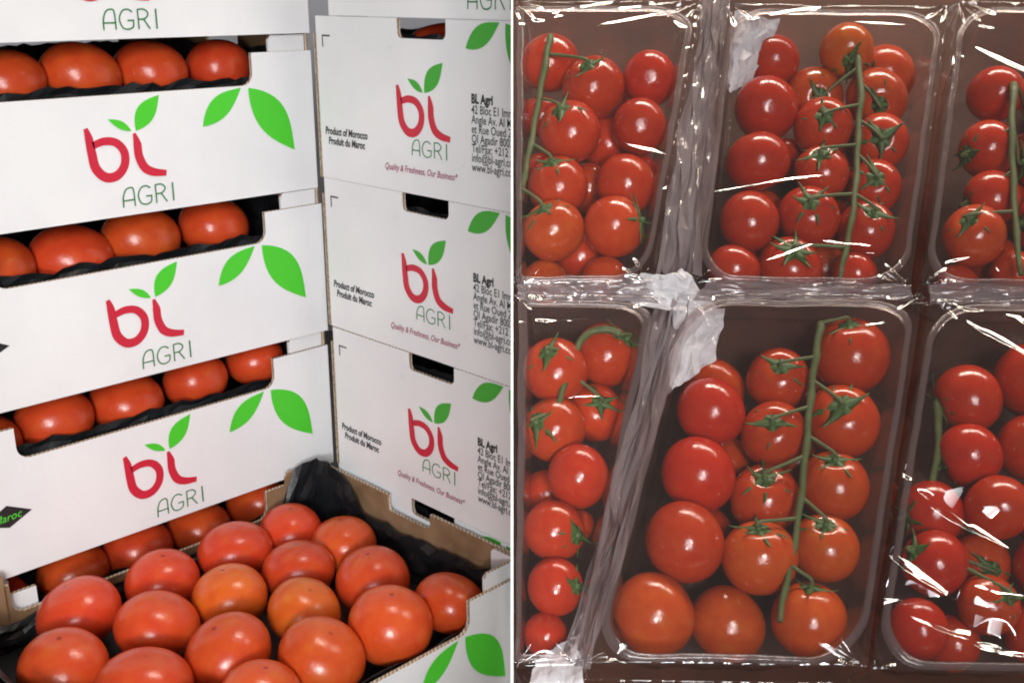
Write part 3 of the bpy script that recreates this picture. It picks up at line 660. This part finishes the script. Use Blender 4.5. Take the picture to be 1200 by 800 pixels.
def vine(key, label, q, org):
    rnd = random.Random(key); d = VINES[key]
    t = empty('cherry_tomato_vine', org + NB*.002, label=label, cat='tomatoes', group='cherry tomatoes on the vine in punnets'); o0 = t.location.copy()
    items = []
    for x, y, r, cal, low, tint in d['t']:
        P = bp(x, y, -low*.001); rr = r*depth(P)/FPX*0.985; items.append([P, rr])
    for _ in range(60):
        for i in range(len(items)):
            for j in range(i):
                dv = items[i][0] - items[j][0]; m = (items[i][1] + items[j][1])*.97; L = dv.length
                if 1e-6 < L < m: dv = dv/L*(m - L)*.25; items[i][0] += dv; items[j][0] -= dv
            P, r = items[i]; wv = (P - B0).dot(NB); lo, hi = WBASE + r*.96, WRIM - r*.98 + .0005
            items[i][0] = P + NB*(min(max(wv, lo), max(hi, lo)) - wv)
            A2 = ab(items[i][0])
            for e in range(4):      # stay inside the punnet walls
                p, p2 = q[e], q[(e+1) % 4]; ex, ey = p2[0]-p[0], p2[1]-p[1]; el = math.hypot(ex, ey)
                dist = ((A2[0]-p[0])*ey - (A2[1]-p[1])*ex)/el; need = r*1.0 + (.0055 if e % 2 else (.004 if e == 0 else .008))
                if key in ('TL', 'BL') and e == 3: need = r*1.03 + .004
                if dist < need: items[i][0] += (AU*ey - AV*ex)/el*(need - dist); A2 = ab(items[i][0])
    spec_ = list(d['t']); n0 = len(items); tries = 0
    while tries < 1500 and len(items) < n0 + 14:        # fruit of the lower layer, in the hollows under the upper ones
        tries += 1; r = rnd.uniform(.0145, .0165); u, v_ = rnd.uniform(.1, .9), rnd.uniform(.04, .96); P = loc(*qmap(q, u, v_), WBASE + r + .001)
        if P.x < r + .006 or u*(math.dist(q[0], q[1])) < r + .012 or (1-u)*math.dist(q[2], q[3]) < r + .012 or v_*math.dist(q[0], q[3]) < r + .014 or (1-v_)*math.dist(q[0], q[3]) < r + .014: continue
        if any((P - p2).length < (r + r2)*.97 for p2, r2 in items): continue
        if sum((P - p2).length < r*3.0 for p2, r2 in items[:n0]) < 2: continue
        items.append([P, r]); spec_.append((0, 0, 40, None, 0, rnd.uniform(0, .5)))
    S = catmull([bp(x, y, .0128 + d.get('sw', 0) + .0008*math.sin(i*2)) for i, (x, y) in enumerate(d['stem'])], 5)
    m = len(S); rad = [.0014 + .0005*max(0, math.sin(i*1.25))**4 + .0006*(1 - i/m) for i in range(m)]
    S = [p + AU*(.0003*math.sin(i*1.3)) for i, p in enumerate(S)]
    v, f = tube_vf([p - o0 for p in S], rad, 8)
    obj('stem', mesh('stem', v, f), t, [STEM], smooth=True)
    for k, (x, y, r, cal, low, tint) in enumerate(spec_):
        P, rr = items[k]
        o = bpy.data.objects.new('tomato', cmesh[k % 3]); COL.objects.link(o); o.parent = t; o.location = P - o0; o.scale = (rr,)*3
        c = [CR[i] + (CO[i]-CR[i])*tint for i in range(3)]; sc = rnd.uniform(.88, 1.08); o.color = tuple(x_*sc for x_ in c) + (1,)
        if cal:
            cx, cy = cal[0]/r, cal[1]/r; n2 = min(cx*cx + cy*cy, .97); vd = (CAM - P).normalized(); ux = RT - vd*RT.dot(vd); ux.normalize(); uy = vd.cross(ux)
            n = (ux*cx - uy*cy + vd*math.sqrt(1 - n2)).normalized()
        else: n = (NB*rnd.uniform(-1, -.4) + AU*rnd.uniform(-1, 1) + AV*rnd.uniform(-1, 1)).normalized()
        o.rotation_euler = n.to_track_quat('Z', 'Y').to_euler()
        if cal:
            kx = bpy.data.objects.new('calyx', kmesh[rnd.randrange(7)]); COL.objects.link(kx); kx.parent = o
            kx.location = (0, 0, .86); kx.rotation_euler = (0, 0, rnd.uniform(0, 6.28)); s = rnd.uniform(.74, .95); kx.scale = (s, s, s*.85)
            A = P + n*rr*.86; near = min(S, key=lambda p: (p - A).length)
            ix = S.index(near); near = S[max(0, ix - 2)]
            if (near - A).length < .05:
                mid = (A + near)/2 + NB*.0012 + n*.0015
                pp = catmull([A, A + n*.004, mid, near], 4)
                v, f = tube_vf([p - o0 for p in pp], [.0011 - .0002*math.sin(i/len(pp)*3.1) for i in range(len(pp))], 6)
                obj('pedicel', mesh('pedicel', v, f), t, [STEM], smooth=True)
INFO = {'TL': ('punnet against the white sheet, in the upper row of the display', 'vine of tomatoes in the upper punnet against the white sheet'),
        'TM': ('middle punnet of the upper row, a pale orange tomato at its top', 'long vine with many green calyxes in the upper middle punnet'),
        'TR': ('outer punnet of the upper row, farthest from the white sheet', 'vine of tomatoes in the upper punnet farthest from the white sheet'),
        'BL': ('narrow punnet against the white sheet, in the lower row of the display', 'vine with curved stem in the lower punnet against the white sheet'),
        'BM': ('middle punnet of the lower row, with smooth film and a straight vine', 'straight green vine with large tomatoes in the lower middle punnet'),
        'BR': ('outer punnet of the lower row, its film full of bright creases', 'cherry tomatoes under creased film in the lower outer punnet')}
for i, key in enumerate(('TL', 'TM', 'TR', 'BL', 'BM', 'BR')):
    t, q, W, Lh, org = punnet(key, INFO[key][0], i)
    film(t, key, q, W, Lh, org, 40 + i)
    vine(key, INFO[key][1], q, org)

# --- crumpled white tissue between the punnets
def tissue(label, quad, w0, seed, amp=.004, n=13, m_=None):
    P = [bp(x, y, wq) for (x, y), wq in zip(quad, w0)]; org = sum(P, Vector())/4; V, F = [], []; rnd = random.Random(seed)
    for j in range(n + 1):
        for i in range(n + 1):
            u, v = i/n, j/n
            p = P[3]*(1-u)*(1-v) + P[2]*u*(1-v) + P[0]*(1-u)*v + P[1]*u*v
            s = Vector((u*4 + seed*3.1, v*4, seed)); e = min(u, 1-u, v, 1-v)
            p = p + NB*(amp*noise.noise(s) + amp*.8*(abs(noise.noise(s*2.3)) - .25)) + AU*(amp*.7*noise.noise(s*1.7 + Vector((9, 0, 0)))) + AV*(amp*.7*noise.noise(s*1.7 + Vector((0, 9, 0))))
            V.append(p - org)
    m = n + 1
    for j in range(n):
        for i in range(n):
            a = j*m + i
            if rnd.random() < .5: F += [(a, a+1, a+m+1), (a, a+m+1, a+m)]
            else: F += [(a, a+1, a+m), (a+1, a+m+1, a+m)]
    o0 = len(V); V += [p - NB*.0003 for p in V]; F += [tuple(i + o0 for i in reversed(q)) for q in list(F)]
    o = obj('tissue_sheet', mesh('tissue_sheet', V, F), None, [m_ or PAPER], label, 'tissue', 'crumpled white tissue between the punnets'); o.location = org; return o
tissue('crumpled white tissue where the four punnets beside the white sheet meet', [(752,322),(806,318),(846,372),(716,352)], (.018,.018,.012,.014), 1, .004)
tissue('white tissue flap inside the top corner of the lower middle punnet', [(788,360),(850,362),(838,420),(780,462)], (.014,.014,.006,.004), 2, .003)
tissue('crinkled hazy plastic strip between the two upper punnets beside the white sheet', [(824,-6),(856,-6),(822,322),(770,322)], (.008,.010,.008,.006), 3, .006, 22, HAZY)
tissue('white tissue folded in the upper corner of the upper middle punnet', [(862,14),(915,24),(880,96),(852,110)], (.012,.014,-.004,-.004), 4, .003)
tissue('crinkled hazy plastic strip between the two lower punnets beside the white sheet', [(774,356),(806,356),(694,775),(662,775)], (.010,.012,.010,.008), 5, .007, 22, HAZY)
tissue('white tissue below the narrow lower punnet', [(630,770),(676,740),(690,830),(618,840)], (.004,.010,.008,.002), 6, .004)

tissue('crinkled hazy film seam between the upper and lower middle punnets', [(830,328),(1066,332),(1068,352),(812,352)], (.0165,.0165,.017,.017), 7, .003, 26, HAZY)
tissue('crinkled hazy film seam between the two punnets against the white sheet', [(607,327),(752,326),(770,354),(607,350)], (.0165,.0165,.017,.017), 8, .003, 20, HAZY)
tissue('crinkled hazy film seam between the two outer punnets', [(1088,332),(1330,336),(1330,356),(1092,356)], (.0165,.0165,.017,.017), 9, .003, 26, HAZY)
